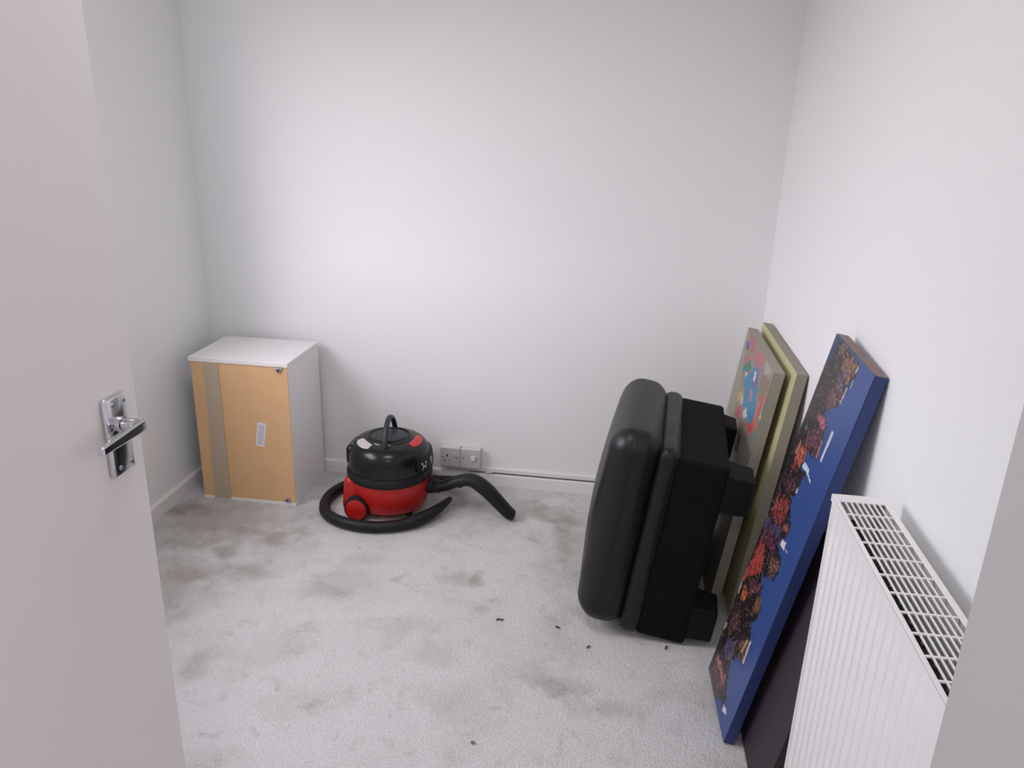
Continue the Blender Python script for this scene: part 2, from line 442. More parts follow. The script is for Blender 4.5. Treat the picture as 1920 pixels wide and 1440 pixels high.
for k in range(1, 8): rb(.4425 + .01 * k - .0014, .4425 + .01 * k + .0014, .49, 1.387, RZ1 - .0025, RZ1 - .0003)
for k in range(1, 18): rb(.4425, .5225, 1.387 - .0497 * k - .002, 1.387 - .0497 * k + .002, RZ1 - .0026, RZ1 - .0002)
obj('top_grille', bm, RADW, rad)
bm = bmesh.new(); rb(RX0 + .008, RX1 - .008, RY1 - .003, RY1 + .0005, RZ0 + .01, RZ1 - .003)
obj('side_panel', bm, RADW, rad)
bm = bmesh.new(); rb(RX0 + .008, RX1 - .008, RY0, RY0 + .003, RZ0 + .01, RZ1 - .003)
obj('side_panel', bm, RADW, rad)
bm = bmesh.new()       # folded convector fins between the two panels
zs = (RZ0 + .05 - oz, RZ1 - .045 - oz); yy = RY0 + .02; pts = []
k = 0
while yy < RY1 - .02:
    pts += [(RX0 + .012 - ox, yy - oy), (RX0 + .046 - ox, yy + .004 - oy), (RX0 + .046 - ox, yy + .0125 - oy), (RX0 + .012 - ox, yy + .0165 - oy)]; yy += .025
prev = None
for (x, y) in pts:
    cur = (bm.verts.new((x, y, zs[0])), bm.verts.new((x, y, zs[1])))
    if prev: bm.faces.new((prev[0], cur[0], cur[1], prev[1]))
    prev = cur
obj('convector_fins', bm, RADIN, rad)
for yb_ in (RY0 + .15, RY1 - .15):
    bm = bmesh.new(); rb(RX1 - .004, XR - .0015, yb_ - .015, yb_ + .015, RZ0 + .08, RZ1 - .07, bev=.002)
    obj('wall_bracket', bm, RADW, rad)

# ------------------------------------------------------------------ canvases leaning on the right wall
def canvas_thing(name, label, x0, y0, z0, W, H, T, rot, side_mat, group=None):
    t = thing(name, label, 'canvas', (x0, y0, z0), rot)
    return t
def printed(parent, W, H, T, base, polys, step, vig, seed, rough=.35, gain=1.0, margin=0.0):
    """flat print on the front face: colours kept per vertex on a fine grid, l across (0 = near edge), h up"""
    rng = np.random.default_rng(seed)
    nl, nh = int(W / step) + 1, int(H / step) + 1
    L, Hh = np.meshgrid(np.linspace(0, 1, nl), np.linspace(0, 1, nh))
    C = np.zeros((nh, nl, 3)); C[:] = base
    C *= (1 + .03 * rng.standard_normal((nh, nl, 1)))
    # ragged coordinates so that outlines are not ruler straight
    def smooth_noise(n, m):
        g = rng.standard_normal((n + 2, m + 2)); yy = Hh * n; xx = L * m
        i = np.floor(yy).astype(int); j = np.floor(xx).astype(int); a = yy - i; b = xx - j
        i = np.clip(i, 0, n); j = np.clip(j, 0, m)
        return (g[i, j] * (1 - a) * (1 - b) + g[i + 1, j] * a * (1 - b) + g[i, j + 1] * (1 - a) * b + g[i + 1, j + 1] * a * b)
    n1, n2 = smooth_noise(150, 42), smooth_noise(150, 42)
    for (col, sp, pts) in polys:
        am = .008 if sp > 0 else .0015
        X = L + am * n1 * vig[0]; Y = Hh + am * n2 * vig[1]
        ins = np.zeros_like(L, bool); n = len(pts)
        for k in range(n):
            (xa, ya), (xb, yb) = pts[k], pts[(k + 1) % n]
            if ya == yb: continue
            cnd = ((ya > Y) != (yb > Y)) & (X < (xb - xa) * (Y - ya) / (yb - ya) + xa)
            ins ^= cnd
        C[ins] = col
        if sp > 0:
            grey = C[ins].mean(1, keepdims=True); C[ins] = grey + (C[ins] - grey) * .82
            r = rng.random((nh, nl)); k = smooth_noise(220, 60)
            dark = ins & (k > .5); C[dark] = C[dark] * .6
            lite = ins & (k < -.85); C[lite] = np.minimum(C[lite] * 1.2 + 8, 235)
            s1 = ins & (r < .035 * sp); C[s1] = (196, 170, 146)
            s2 = ins & (r > 1 - .04 * sp); C[s2] = (158, 86, 62)
            s3 = ins & (r > .5) & (r < .5 + .28 * sp); C[s3] = C[s3] * .5
    C = np.clip(C * gain, 0, 255) / 255.
    lin = np.where(C <= 0.04045, C / 12.92, ((C + .055) / 1.055) ** 2.4)
    xs = -T - .0006
    co = np.stack([np.full(L.size, xs), (L * W).ravel(), (Hh * H).ravel()], 1)
    idx = np.arange(nl * nh).reshape(nh, nl)
    F = np.stack([idx[:-1, :-1], idx[1:, :-1], idx[1:, 1:], idx[:-1, 1:]], -1).reshape(-1, 4)
    me = bpy.data.meshes.new('printed_picture'); me.from_pydata(co.tolist(), [], F.tolist())
    at = me.color_attributes.new('print', 'FLOAT_COLOR', 'POINT')
    at.data.foreach_set('color', np.concatenate([lin.reshape(-1, 3), np.ones((L.size, 1))], 1).ravel())
    m = bpy.data.materials.new('canvas_print'); m.use_nodes = True; nt = m.node_tree; p = nt.nodes['Principled BSDF']
    a = nt.nodes.new('ShaderNodeVertexColor'); a.layer_name = 'print'
    nt.links.new(a.outputs['Color'], p.inputs['Base Color']); p.inputs['Roughness'].default_value = rough
    me.materials.append(m)
    o = bpy.data.objects.new('printed_picture', me); COL.objects.link(o); o.parent = parent
    return o

BLUESIDE = mat('blue_canvas_side', s2l((50, 66, 122)), 0.5, bump=(700, 0.1, 0.0003))
BLUETOP = mat('canvas_top_wrap', s2l((128, 108, 100)), 0.5, var=(40, 0.3))
BLUE_PRINT = [
    ((44, 36, 40), 0.5, [(1.035, 0.998), (0.838, 0.996), (0.651, 0.997), (0.477, 0.994), (0.373, 0.992), (0.319, 0.984), (0.307, 0.968), (0.313, 0.944), (0.39, 0.936), (0.401, 0.89), (0.53, 0.864), (0.638, 0.843), (0.478, 0.833), (0.48, 0.803), (0.431, 0.795), (0.448, 0.751), (0.698, 0.732), (0.654, 0.723), (0.67, 0.696), (0.5, 0.698), (0.547, 0.672), (0.547, 0.642), (0.614, 0.624), (0.547, 0.599), (0.49, 0.589), (0.376, 0.57), (0.41, 0.549), (0.466, 0.529), (0.528, 0.503), (0.359, 0.498), (0.279, 0.477), (0.326, 0.431), (0.589, 0.405), (0.604, 0.397), (0.375, 0.359), (0.306, 0.321), (0.453, 0.289), (0.292, 0.26), (0.238, 0.188), (0.406, 0.179), (0.529, 0.137), (0.404, 0.087), (0.26, 0.063), (0.36, 0.037), (0.487, 0.032), (0.516, -0.005), (1.0, 0.0)]),
    ((40, 52, 92), 0.0, [(1.037, 0.995), (0.889, 0.997), (0.869, 0.952), (0.966, 0.926), (1.039, 0.936)]),
    ((42, 38, 40), 0.2, [(0.87, 0.975), (0.69, 0.968), (0.709, 0.938), (0.806, 0.879), (0.628, 0.846), (0.844, 0.755), (1.078, 0.687), (0.991, 0.865)]),
    ((122, 88, 76), 0.5, [(0.823, 0.993), (0.651, 0.997), (0.684, 0.978), (0.817, 0.972)]),
    ((140, 96, 72), 0.6, [(0.694, 0.974), (0.387, 0.993), (0.332, 0.974), (0.401, 0.944), (0.623, 0.947)]),
    ((98, 70, 92), 0.5, [(0.626, 0.942), (0.443, 0.948), (0.443, 0.922), (0.637, 0.911)]),
    ((112, 70, 72), 0.5, [(0.672, 0.907), (0.437, 0.92), (0.433, 0.887), (0.557, 0.859), (0.686, 0.859)]),
    ((176, 86, 100), 0.2, [(0.75, 0.823), (0.662, 0.831), (0.485, 0.835), (0.494, 0.806), (0.673, 0.813)]),
    ((106, 64, 80), 0.6, [(0.857, 0.776), (0.624, 0.799), (0.469, 0.795), (0.469, 0.755), (0.761, 0.739)]),
    ((112, 150, 96), 0.1, [(0.927, 0.775), (0.855, 0.779), (0.854, 0.767), (0.89, 0.765)]),
    ((196, 92, 64), 0.3, [(0.843, 0.731), (0.729, 0.735), (0.654, 0.723), (0.714, 0.693), (0.837, 0.686), (0.872, 0.699)]),
    ((190, 120, 104), 0.1, [(0.901, 0.736), (0.864, 0.738), (0.864, 0.697), (0.909, 0.697)]),
    ((140, 60, 66), 0.4, [(0.89, 0.671), (0.765, 0.691), (0.742, 0.674), (0.824, 0.665)]),
    ((84, 50, 62), 0.7, [(0.869, 0.635), (0.631, 0.664), (0.607, 0.635), (0.817, 0.606)]),
    ((150, 56, 58), 0.7, [(0.93, 0.582), (0.62, 0.613), (0.582, 0.594), (0.593, 0.546), (0.755, 0.525), (0.936, 0.53)]),
    ((70, 62, 96), 0.4, [(1.0, 0.501), (0.774, 0.521), (0.578, 0.544), (0.511, 0.519), (0.648, 0.506), (0.979, 0.477)]),
    ((146, 80, 72), 0.6, [(0.583, 0.563), (0.405, 0.573), (0.417, 0.551), (0.539, 0.543)]),
    ((100, 52, 70), 0.6, [(0.971, 0.475), (0.719, 0.499), (0.534, 0.492), (0.587, 0.469), (0.945, 0.444)]),
    ((186, 66, 56), 0.25, [(0.917, 0.446), (0.823, 0.454), (0.698, 0.433), (0.633, 0.4), (0.928, 0.322), (1.028, 0.286), (0.975, 0.352)]),
    ((120, 86, 70), 0.9, [(0.561, 0.471), (0.372, 0.488), (0.305, 0.47), (0.355, 0.429), (0.506, 0.424)]),
    ((214, 106, 50), 0.2, [(0.898, 0.308), (0.739, 0.312), (0.735, 0.289), (0.882, 0.27)]),
    ((120, 60, 72), 0.6, [(0.87, 0.333), (0.544, 0.378), (0.496, 0.361), (0.668, 0.322)]),
    ((130, 90, 60), 0.8, [(0.511, 0.354), (0.383, 0.365), (0.356, 0.329), (0.491, 0.304)]),
    ((84, 60, 58), 0.6, [(0.93, 0.211), (0.757, 0.248), (0.628, 0.219), (0.845, 0.159)]),
    ((88, 80, 120), 0.7, [(0.81, 0.154), (0.582, 0.193), (0.52, 0.156), (0.598, 0.116), (0.796, 0.111)]),
    ((122, 84, 74), 0.7, [(0.529, 0.206), (0.292, 0.26), (0.258, 0.191), (0.427, 0.182)]),
    ((196, 100, 100), 0.1, [(0.895, 0.071), (0.75, 0.08), (0.454, 0.078), (0.471, 0.065), (0.861, 0.061)]),
    ((92, 66, 70), 0.6, [(0.954, 0.013), (0.852, 0.055), (0.463, 0.059), (0.588, -0.007), (0.922, -0.001)]),
    ((205, 208, 212), 0.0, [(0.348, 0.832), (0.295, 0.834), (0.313, 0.758), (0.345, 0.759)]),
    ((190, 190, 196), 0.0, [(0.346, 0.983), (0.319, 0.984), (0.328, 0.968), (0.35, 0.968)]),
    ((170, 176, 190), 0.0, [(0.34, 0.953), (0.314, 0.955), (0.32, 0.938), (0.338, 0.937)]),
    ((190, 180, 176), 0.0, [(0.399, 0.933), (0.377, 0.933), (0.385, 0.892), (0.407, 0.891)]),
    ((190, 130, 110), 0.0, [(0.463, 0.793), (0.436, 0.794), (0.428, 0.752), (0.455, 0.751)]),
    ((200, 220, 224), 0.0, [(0.659, 0.7), (0.618, 0.716), (0.483, 0.715), (0.457, 0.706), (0.358, 0.7), (0.372, 0.695), (0.479, 0.702)]),
    ((200, 210, 200), 0.0, [(0.577, 0.654), (0.545, 0.655), (0.535, 0.643), (0.572, 0.641)]),
    ((226, 214, 214), 0.0, [(0.459, 0.528), (0.362, 0.537), (0.346, 0.516), (0.472, 0.512)]),
    ((226, 214, 214), 0.0, [(0.327, 0.525), (0.271, 0.526), (0.272, 0.522), (0.321, 0.52)]),
    ((216, 200, 180), 0.0, [(0.299, 0.258), (0.262, 0.264), (0.24, 0.197), (0.271, 0.193)]),
    ((190, 160, 120), 0.0, [(0.375, 0.245), (0.34, 0.249), (0.36, 0.205), (0.395, 0.201)]),
    ((222, 218, 226), 0.0, [(0.307, 0.045), (0.222, 0.054), (0.171, 0.047), (0.302, 0.03)]),
    ((200, 180, 170), 0.0, [(1.016, 0.305), (0.999, 0.325), (0.959, 0.271), (0.985, 0.262)]),
    ((200, 180, 170), 0.0, [(1.01, 0.164), (0.964, 0.166), (0.961, 0.147), (0.997, 0.142)]),
]
GREEN_PRINT = [
    ((150, 138, 120), 0.0, [(0.95, 1.007), (0.556, 0.998), (0.053, 0.996), (-0.032, 0.893), (-0.102, 0.749), (0.404, 0.611), (0.725, 0.644), (0.784, 0.764)]),
    ((172, 164, 150), 0.0, [(0.271, 0.989), (0.053, 0.996), (0.107, 0.948), (0.221, 0.951)]),
    ((140, 122, 104), 0.0, [(0.253, 0.951), (0.031, 0.964), (0.021, 0.914), (0.179, 0.843), (0.251, 0.883)]),
    ((176, 104, 112), 0.0, [(0.88, 0.996), (0.788, 1.004), (0.64, 0.99), (0.646, 0.952), (0.739, 0.938)]),
    ((88, 98, 150), 0.0, [(0.941, 0.947), (0.841, 0.961), (0.804, 0.934), (0.902, 0.919)]),
    ((176, 110, 116), 0.0, [(0.885, 0.891), (0.705, 0.926), (0.663, 0.904), (0.841, 0.869)]),
    ((180, 116, 116), 0.0, [(0.633, 0.947), (0.518, 0.984), (0.289, 0.996), (0.308, 0.954), (0.508, 0.928)]),
    ((62, 130, 116), 0.0, [(0.82, 0.869), (0.646, 0.911), (0.563, 0.895), (0.706, 0.85), (0.822, 0.834)]),
    ((150, 120, 160), 0.0, [(0.587, 0.93), (0.363, 0.95), (0.261, 0.936), (0.367, 0.914), (0.506, 0.914)]),
    ((70, 136, 172), 0.0, [(0.643, 0.856), (0.537, 0.886), (0.529, 0.909), (0.388, 0.934), (0.331, 0.9), (0.251, 0.883), (0.254, 0.847), (0.171, 0.803), (0.18, 0.744), (0.327, 0.732), (0.492, 0.736), (0.633, 0.798), (0.715, 0.826)]),
    ((200, 196, 200), 0.0, [(0.732, 0.853), (0.656, 0.861), (0.647, 0.844), (0.71, 0.838)]),
    ((110, 110, 160), 0.0, [(0.452, 0.907), (0.31, 0.905), (0.292, 0.873), (0.417, 0.842), (0.477, 0.851), (0.465, 0.886)]),
    ((214, 210, 214), 0.0, [(0.469, 0.907), (0.418, 0.914), (0.393, 0.872), (0.458, 0.873)]),
    ((190, 130, 130), 0.0, [(0.455, 0.83), (0.376, 0.84), (0.351, 0.799), (0.413, 0.788)]),
    ((190, 170, 110), 0.0, [(0.744, 0.765), (0.61, 0.776), (0.623, 0.739), (0.749, 0.709)]),
    ((196, 198, 206), 0.0, [(0.621, 0.766), (0.571, 0.763), (0.59, 0.728), (0.633, 0.721)]),
    ((196, 88, 92), 0.0, [(0.711, 0.683), (0.596, 0.73), (0.532, 0.715), (0.569, 0.679), (0.687, 0.653)]),
    ((214, 214, 216), 0.0, [(0.471, 0.749), (0.407, 0.76), (0.387, 0.746), (0.33, 0.746), (0.377, 0.723), (0.489, 0.714)]),
    ((206, 84, 88), 0.0, [(0.365, 0.719), (0.186, 0.746), (0.125, 0.835), (0.097, 0.896), (0.047, 0.901), (0.067, 0.825), (0.134, 0.752), (0.123, 0.723), (0.216, 0.706)]),
    ((214, 130, 120), 0.0, [(0.159, 0.848), (0.122, 0.846), (0.123, 0.773), (0.157, 0.761)]),
    ((190, 110, 90), 0.0, [(0.083, 0.783), (0.039, 0.791), (0.056, 0.748), (0.106, 0.742)]),
    ((200, 190, 150), 0.0, [(0.064, 0.812), (-0.049, 0.852), (-0.046, 0.841), (0.028, 0.81)]),
    ((88, 140, 160), 0.0, [(0.109, 0.731), (0.067, 0.752), (0.028, 0.714), (0.077, 0.7)]),
]

bl = thing('picture_canvas', 'long blue canvas of a city skyline stood on end, tallest against the right wall', 'canvas', (.3834, 1.6622, .0008), (.0671, .1691, .0646))
W_, H_, T_ = .2659, 1.0393, .028
bm = bmesh.new(); box(bm, -T_, 0, 0, W_, 0, H_, bev=.0015)
for f in bm.faces:
    if f.normal.z > .9: f.material_index = 1
obj('stretched_canvas', bm, [BLUESIDE, BLUETOP], bl)
printed(bl, W_, H_, T_, (56, 82, 142), BLUE_PRINT, .0026, (1, 1), 3, gain=.96)

DARK = mat('dark_purple_canvas', s2l((50, 42, 48)), 0.6, bump=(600, 0.1, 0.0003))
dk = thing('picture_canvas', 'plain dark purple-black canvas leaning behind the tall blue skyline canvas', 'canvas', (.425, 1.46, .0), (0, .19, 0))
obj('stretched_canvas', B(-.022, 0, 0,   .47, 0.004, .62, bev=.0015), DARK, dk)

YG = mat('yellow_green_canvas', s2l((196, 191, 146)), 0.6, bump=(600, 0.1, 0.0003))
GREYG = mat('grey_green_canvas_edge', s2l((150, 143, 126)), 0.6, bump=(600, 0.1, 0.0003))
bm = bmesh.new(); box(bm, -.032, 0, 0, .60, 0.004, .834, bev=.0015)
for f in bm.faces:
    if f.normal.x < -.9: f.material_index = 1
g2 = thing('picture_canvas', 'yellow-green faced canvas against the wall behind the grey-green picture', 'canvas', (.4625, 2.218, .0), (0, .117, 0))
obj('stretched_canvas', bm, [GREYG, YG], g2)
GREYS = mat('grey_canvas_edge', s2l((158, 154, 140)), 0.6, bump=(600, 0.1, 0.0003))
g1 = thing('picture_canvas', 'grey-green canvas with blue and pink painted shapes, behind the black footstool', 'canvas', (.404, 2.265, .0), (0, .127, 0))
obj('stretched_canvas', B(-.033, 0, 0, .52, 0.003, .8205, bev=.0015), GREYS, g1)
printed(g1, .52, .8205, .033, (158, 152, 138), GREEN_PRINT, .0035, (4, 4), 5, rough=.5)

# ------------------------------------------------------------------ black leather footstool standing on its side
st = thing('footstool', 'black leather footstool standing on its side in front of the grey-green picture', 'footstool', (.2741, 2.0394, .006), (0, .122, -.075))
def cush(q, u):
    k = max(0, 1 - u.y * u.y) * max(0, 1 - u.z * u.z)
    q = q.copy()
    if u.x < 0: q.x -= .026 * k
    e = .010 * max(0, 1 - u.x * u.x)
    q.y += e * u.y * abs(u.y); q.z += e * u.z * abs(u.z)
    q.x += .0022 * math.sin(19 * u.y + 7 * u.z) * (1 - abs(u.x) * .6)
    return q
bm = bmesh.new(); rounded(bm, (-.335, -.010, .010), (-.184, .530, .634), .056, 7, 10, bulge=cush)
cu = obj('cushion', bm, LEATH, st, smooth=True, angle=80)
# seam round the cushion
def loop(x, y0, y1, z0, z1, r):
    P = []
    for (cy, cz, a0) in ((y1 - r, z1 - r, 0), (y0 + r, z1 - r, 90), (y0 + r, z0 + r, 180), (y1 - r, z0 + r, 270)):
        for k in range(7):
            a = math.radians(a0 + 15 * k); P.append((x, cy + r * math.cos(a), cz + r * math.sin(a)))
    P.append(P[0]); return P
def seam_loop(x):
    lo, hi, r = Vector((-.335, -.010, .010)), Vector((-.184, .530, .634)), .056
    c, h = (lo + hi) / 2, (hi - lo) / 2; P = []
    for sy, sz, a0 in ((1, 1, 0), (-1, 1, 90), (-1, -1, 180), (1, -1, 270)):
        for k in range(9):
            a = math.radians(a0 + 90 * k / 8)
            q = Vector((x - c.x, sy * (h.y - r) + r * math.cos(a), sz * (h.z - r) + r * math.sin(a)))
            P.append(c + cush(q, Vector([q[i] / h[i] for i in range(3)])))
        n = ((-1, 1), (-1, -1), (1, -1), (1, 1))
    out = []
    for i, p in enumerate(P):          # fill the straight runs
        q = P[(i + 1) % len(P)]; out.append(p); m = int((q - p).length / .04)
        for k in range(1, m + 1):
            w = p.lerp(q, k / (m + 1)); d = w - c
            if abs(q.y - p.y) > abs(q.z - p.z): e0 = Vector((d.x, d.y, math.copysign(h.z, d.z)))
            else: e0 = Vector((d.x, math.copysign(h.y, d.y), d.z))
            out.append(c + cush(e0, Vector([e0[i_] / h[i_] for i_ in range(3)])))
    out.append(out[0]); return out
bm = bmesh.new(); tube(bm, seam_loop(-.268), .0016, n=6, sub=1, upv=(1, 0, 0), cap=False)
obj('seam', bm, LEATH, cu, smooth=True)
bm = bmesh.new(); rounded(bm, (-.200, -.008, .0), (-.132, .530, .614), .030, 6, 8,
        bulge=lambda q, u: Vector((q.x, q.y + .002 * math.sin(23 * u.z) * (1 - u.x * u.x), q.z + .002 * math.sin(21 * u.y))))
obj('padded_band', bm, LEATH, st, smooth=True, angle=80)
bm = bmesh.new(); rounded(bm, (-.142, .0, .0), (.004, .5226, .598), .012, 4, 5)
obj('base_box', bm, FABR, st, smooth=True, angle=60)
for (ya, yb_) in ((0.004, .125), (.395, .515)):
    for (za, zb) in ((.022, .135), (.454, .574)):
        bm = bmesh.new(); d = .080 if ya < .2 else .050
        rounded(bm, (0.0, ya, za), (d, yb_, zb), .006, 3, 2, bulge=lambda q, u: Vector((q.x, q.y * (1 - .05 * (u.x + 1)), q.z * (1 - .05 * (u.x + 1)))))
        obj('foot', bm, BLOCK, st, smooth=True, angle=60)

# ------------------------------------------------------------------ white cabinet turned with its back to the room
cx0, cx1, cy0, cy1, ch = -1.593, -1.203, 2.664, 2.960, .598
cab = thing('cabinet', 'small white box cabinet with brown hardboard back facing the room, in the left corner', 'cabinet', ((cx0 + cx1) / 2, cy0, 0), (0, 0, 0))
def cb(x0, x1, y0, y1, z0, z1, **k): return B(x0 - (cx0 + cx1) / 2, x1 - (cx0 + cx1) / 2, y0 - cy0, y1 - cy0, z0, z1, **k)
t = .016
obj('top_panel', cb(cx0 - .006, cx1 + .002, cy0 - .004, cy1, ch - t, ch, bev=.001), MELA, cab)
obj('bottom_panel', cb(cx0, cx1, cy0 - .002, cy1, 0.0, t * .8, bev=.001), MELA, cab)
obj('side_panel', cb(cx1 - t, cx1, cy0 + .004, cy1, t * .8, ch - t, bev=.0008), MELA, cab)
obj('side_panel', cb(cx0, cx0 + .016, cy0 + .004, cy1, t * .8, ch - t), MELA, cab)
obj('door', cb(cx0, cx1, cy1, cy1 + .016, 0.003, ch - .002, bev=.001), MELA, cab)
obj('back_panel', cb(cx0 + .001, cx1 - .002, cy0, cy0 + .0038, t * .8, ch - t), HARDB, cab)
bm = bmesh.new()
v = [(-1.538, ch - .016), (-1.480, ch - .016), (-1.478, .004), (-1.546, .004)]
A_ = [bm.verts.new((x - (cx0 + cx1) / 2, -.0032, z)) for x, z in v]; C_ = [bm.verts.new((x - (cx0 + cx1) / 2, -.0002, z)) for x, z in v]
bm.faces.new(A_); bm.faces.new(list(reversed(C_)))
for k in range(4): bm.faces.new((A_[k], C_[k], C_[(k + 1) % 4], A_[(k + 1) % 4]))
o = obj('board_strip', bm, TAPE, cab); o['label'] = 'grey-buff strip down the back panel'
lab = obj('paper_label', B(-.0175, .0175, -.0008, .0, -.050, .050), PAPER, cab, loc=(-1.329 - (cx0 + cx1) / 2, -.0003, .299), rot=(0, math.radians(9), 0))
lab['label'] = 'small white printed sticker'
bm = bmesh.new()
for k in range(19): box(bm, -.0115, .0135 - (k % 4) * .0012, -.00105, -.0007, -.042 + .0045 * k, -.0393 + .0045 * k)
obj('print_lines', bm, INK, lab)
for zz, s in ((ch - t - .003, -1), (t * .8 + .003, 1)):
    br = bmesh.new(); xx = -1.236 - (cx0 + cx1) / 2
    box(br, xx - .017, xx + .014, -.006, .004, min(zz, zz + s * .009), max(zz, zz + s * .009), bev=.0012)
    box(br, xx - .008, xx + .006, -.0075, .0, min(zz, zz + s * .018), max(zz, zz + s * .018), bev=.001)
    b_ = obj('hanging_bracket', br, STEEL, cab)
    s_ = bmesh.new(); cyl(s_, (xx - .001, -.0095, zz + s * .010), (xx - .001, -.006, zz + s * .010), .0042, n=14)
    obj('screw', s_, HOLE, b_)

# ------------------------------------------------------------------ tub vacuum cleaner
VX, VY = -.838, 2.745
vac = thing('vacuum_cleaner', 'red and black tub vacuum cleaner standing on the carpet by the back wall', 'vacuum', (VX, VY, 0))
bm = bmesh.new()
lathe(bm, [(0, .022), (.125, .022), (.142, .030), (.150, .050), (.157, .100), (.161, .150), (.161, .156), (0, .156)], 64)
obj('tub', bm, REDP, vac, smooth=True, angle=35)
bm = bmesh.new()
rounded(bm, (-.176, -.120, .012), (-.030, .120, .160), .03, 5, 4,
        bulge=lambda q, u: Vector((q.x * (1 - .13 * (u.z + 1) / 2) + .008, q.y * (1 - .10 * (u.z + 1) / 2), q.z)))
obj('rear_housing', bm, REDP, vac, smooth=True, angle=60)
bm = bmesh.new()
lathe(bm, [(.150, .150), (.1655, .150), (.1685, .155), (.1685, .170), (.166, .176), (.163, .186), (.150, .186)], 64)
obj('rim_band', bm, BLKM, vac, smooth=True, angle=40)
bm = bmesh.new()
lathe(bm, [(0, .180), (.160, .180), (.161, .195), (.160, .225), (.158, .246), (.151, .266), (.138, .282), (.117, .294), (.094, .300), (.090, .3045), (.084, .306), (.080, .302), (.077, .300), (.074, .303), (.070, .3045), (0, .306)], 64)
hd_ = obj('motor_head', bm, BLKP, vac, smooth=True, angle=30)
bm = bmesh.new(); lathe(bm, [(0, .3055), (.066, .3052), (.066, .3075), (.064, .3085), (0, .3095)], 48, c=(.0, -.0))
o = obj('cover_disc', bm, mat('charcoal_plastic', (.030, .031, .034), .5), hd_, smooth=True, angle=30)
bm = bmesh.new(); rounded(bm, (-.159, -.072, .188), (-.080, .050, .277), .024, 5, 3)
obj('cord_housing', bm, BLKP, hd_, smooth=True, angle=60)
bm = bmesh.new(); rounded(bm, (-.138, -.052, .271), (-.106, -.020, .2795), .004, 3, 2)
o = obj('green_button', bm, mat('green_plastic', (.01, .26, .16), .4), hd_, smooth=True); o['label'] = 'green button'
def arcpatch(r0, r1, a0, a1, zf, th, m, name, lab=None, n=14):
    bm = bmesh.new(); R = []
    for k in range(n + 1):
        a = math.radians(a0 + (a1 - a0) * k / n); e = .006 * abs(2 * k / n - 1) ** 3
        R.append([bm.verts.new((r * math.cos(a), r * math.sin(a), zf(r) + d)) for r, d in ((r0 + e, -.004), (r0 + e, th), ((r0 + r1) / 2, th + .0008), (r1 - e, th), (r1 - e, -.004))])
    for a, b in zip(R, R[1:]):
        for k in range(4): bm.faces.new((a[k], a[k + 1], b[k + 1], b[k]))
    bm.faces.new(R[0]); bm.faces.new(R[-1])
    o = obj(name, bm, m, hd_, smooth=True, angle=50)
    if lab: o['label'] = lab
    return o
zf = lambda r: .2995 - max(0, r - .094) * .26 - max(0, r - .117) * .38
arcpatch(.100, .130, -28, 22, zf, .0030, mat('red_switch', (.62, .03, .03), .3), 'switch', 'red crescent-shaped switch')
arcpatch(.094, .128, 200, 246, zf, .0015, mat('worn_white_sticker', (.55, .52, .48), .6, var=(90, .2)), 'sticker', 'worn white sticker')
bm = bmesh.new(); tube(bm, [(.018, -.098, .262), (.016, -.104, .285), (.012, -.094, .325), (.008, -.060, .364), (.005, -.010, .384), (.001, .040, .366), (-.003, .082, .325), (-.004, .098, .288), (-.004, .096, .262)],
                       .0105, n=14, sub=6, flat=(1.0, .75), upv=(0, 0, 1))
obj('carry_handle', bm, mat('dark_grey_handle', (.022, .024, .030), .45), vac, smooth=True, angle=60)
for s in (-1, 1):
    bm = bmesh.new()
    tyre = [(.030, -.018), (.046, -.018), (.050, -.012), (.0505, .006), (.046, .015), (.030, .016)]
    lathe(bm, [(r, z) for r, z in tyre], 40)
    bmesh.ops.transform(bm, matrix=Matrix.Rotation(-PI / 2 * s, 4, 'X'), verts=bm.verts)
    w = obj('wheel', bm, BLKM, vac, smooth=True, angle=35, loc=(-.092, s * .142, .0505))
    bm = bmesh.new(); lathe(bm, [(0, -.014), (.0425, -.014), (.0435, .012), (.040, .0185), (.020, .0205), (0, .021)], 40)
    bmesh.ops.transform(bm, matrix=Matrix.Rotation(-PI / 2 * s, 4, 'X'), verts=bm.verts)
    h_ = obj('hub_cap', bm, REDP, w, smooth=True, angle=35)
for s in (-1, 1):
    bm = bmesh.new(); cyl(bm, (.095, s * .07 - .009, .014), (.095, s * .07 + .009, .014), .014, n=20)
    obj('castor', bm, BLKM, vac, smooth=True)
bm = bmesh.new(); cyl(bm, (.140, 0, .105), (.176, 0, .105), .032, n=28); cyl(bm, (.172, 0, .105), (.205, -.006, .107), .0285, .026, n=28)
obj('hose_connector', bm, BLKM, vac, smooth=True, angle=40)
bm = bmesh.new()     # raised badge at the front of the motor head, bent round it
R = []
for k in range(17):
    a = math.radians(-34 + 104 * k / 16); e = 1 - abs(2 * k / 16 - 1) ** 4 * .45
    zc, hh = .216, .029 * e
    R.append([bm.verts.new((r * math.cos(a), r * math.sin(a), z)) for r, z in ((.150, zc - hh - .004), (.1705, zc - hh), (.1725, zc), (.168, zc + hh), (.145, zc + hh + .004))])
for a, b in zip(R, R[1:]):
    for k in range(4): bm.faces.new((a[k], a[k + 1], b[k + 1], b[k]))
bm.faces.new(R[0]); bm.faces.new(R[-1])
badge = obj('badge', bm, BLKM, vac, smooth=True, angle=50)
WHITE = mat('white_lettering', (.62, .60, .58), .5)
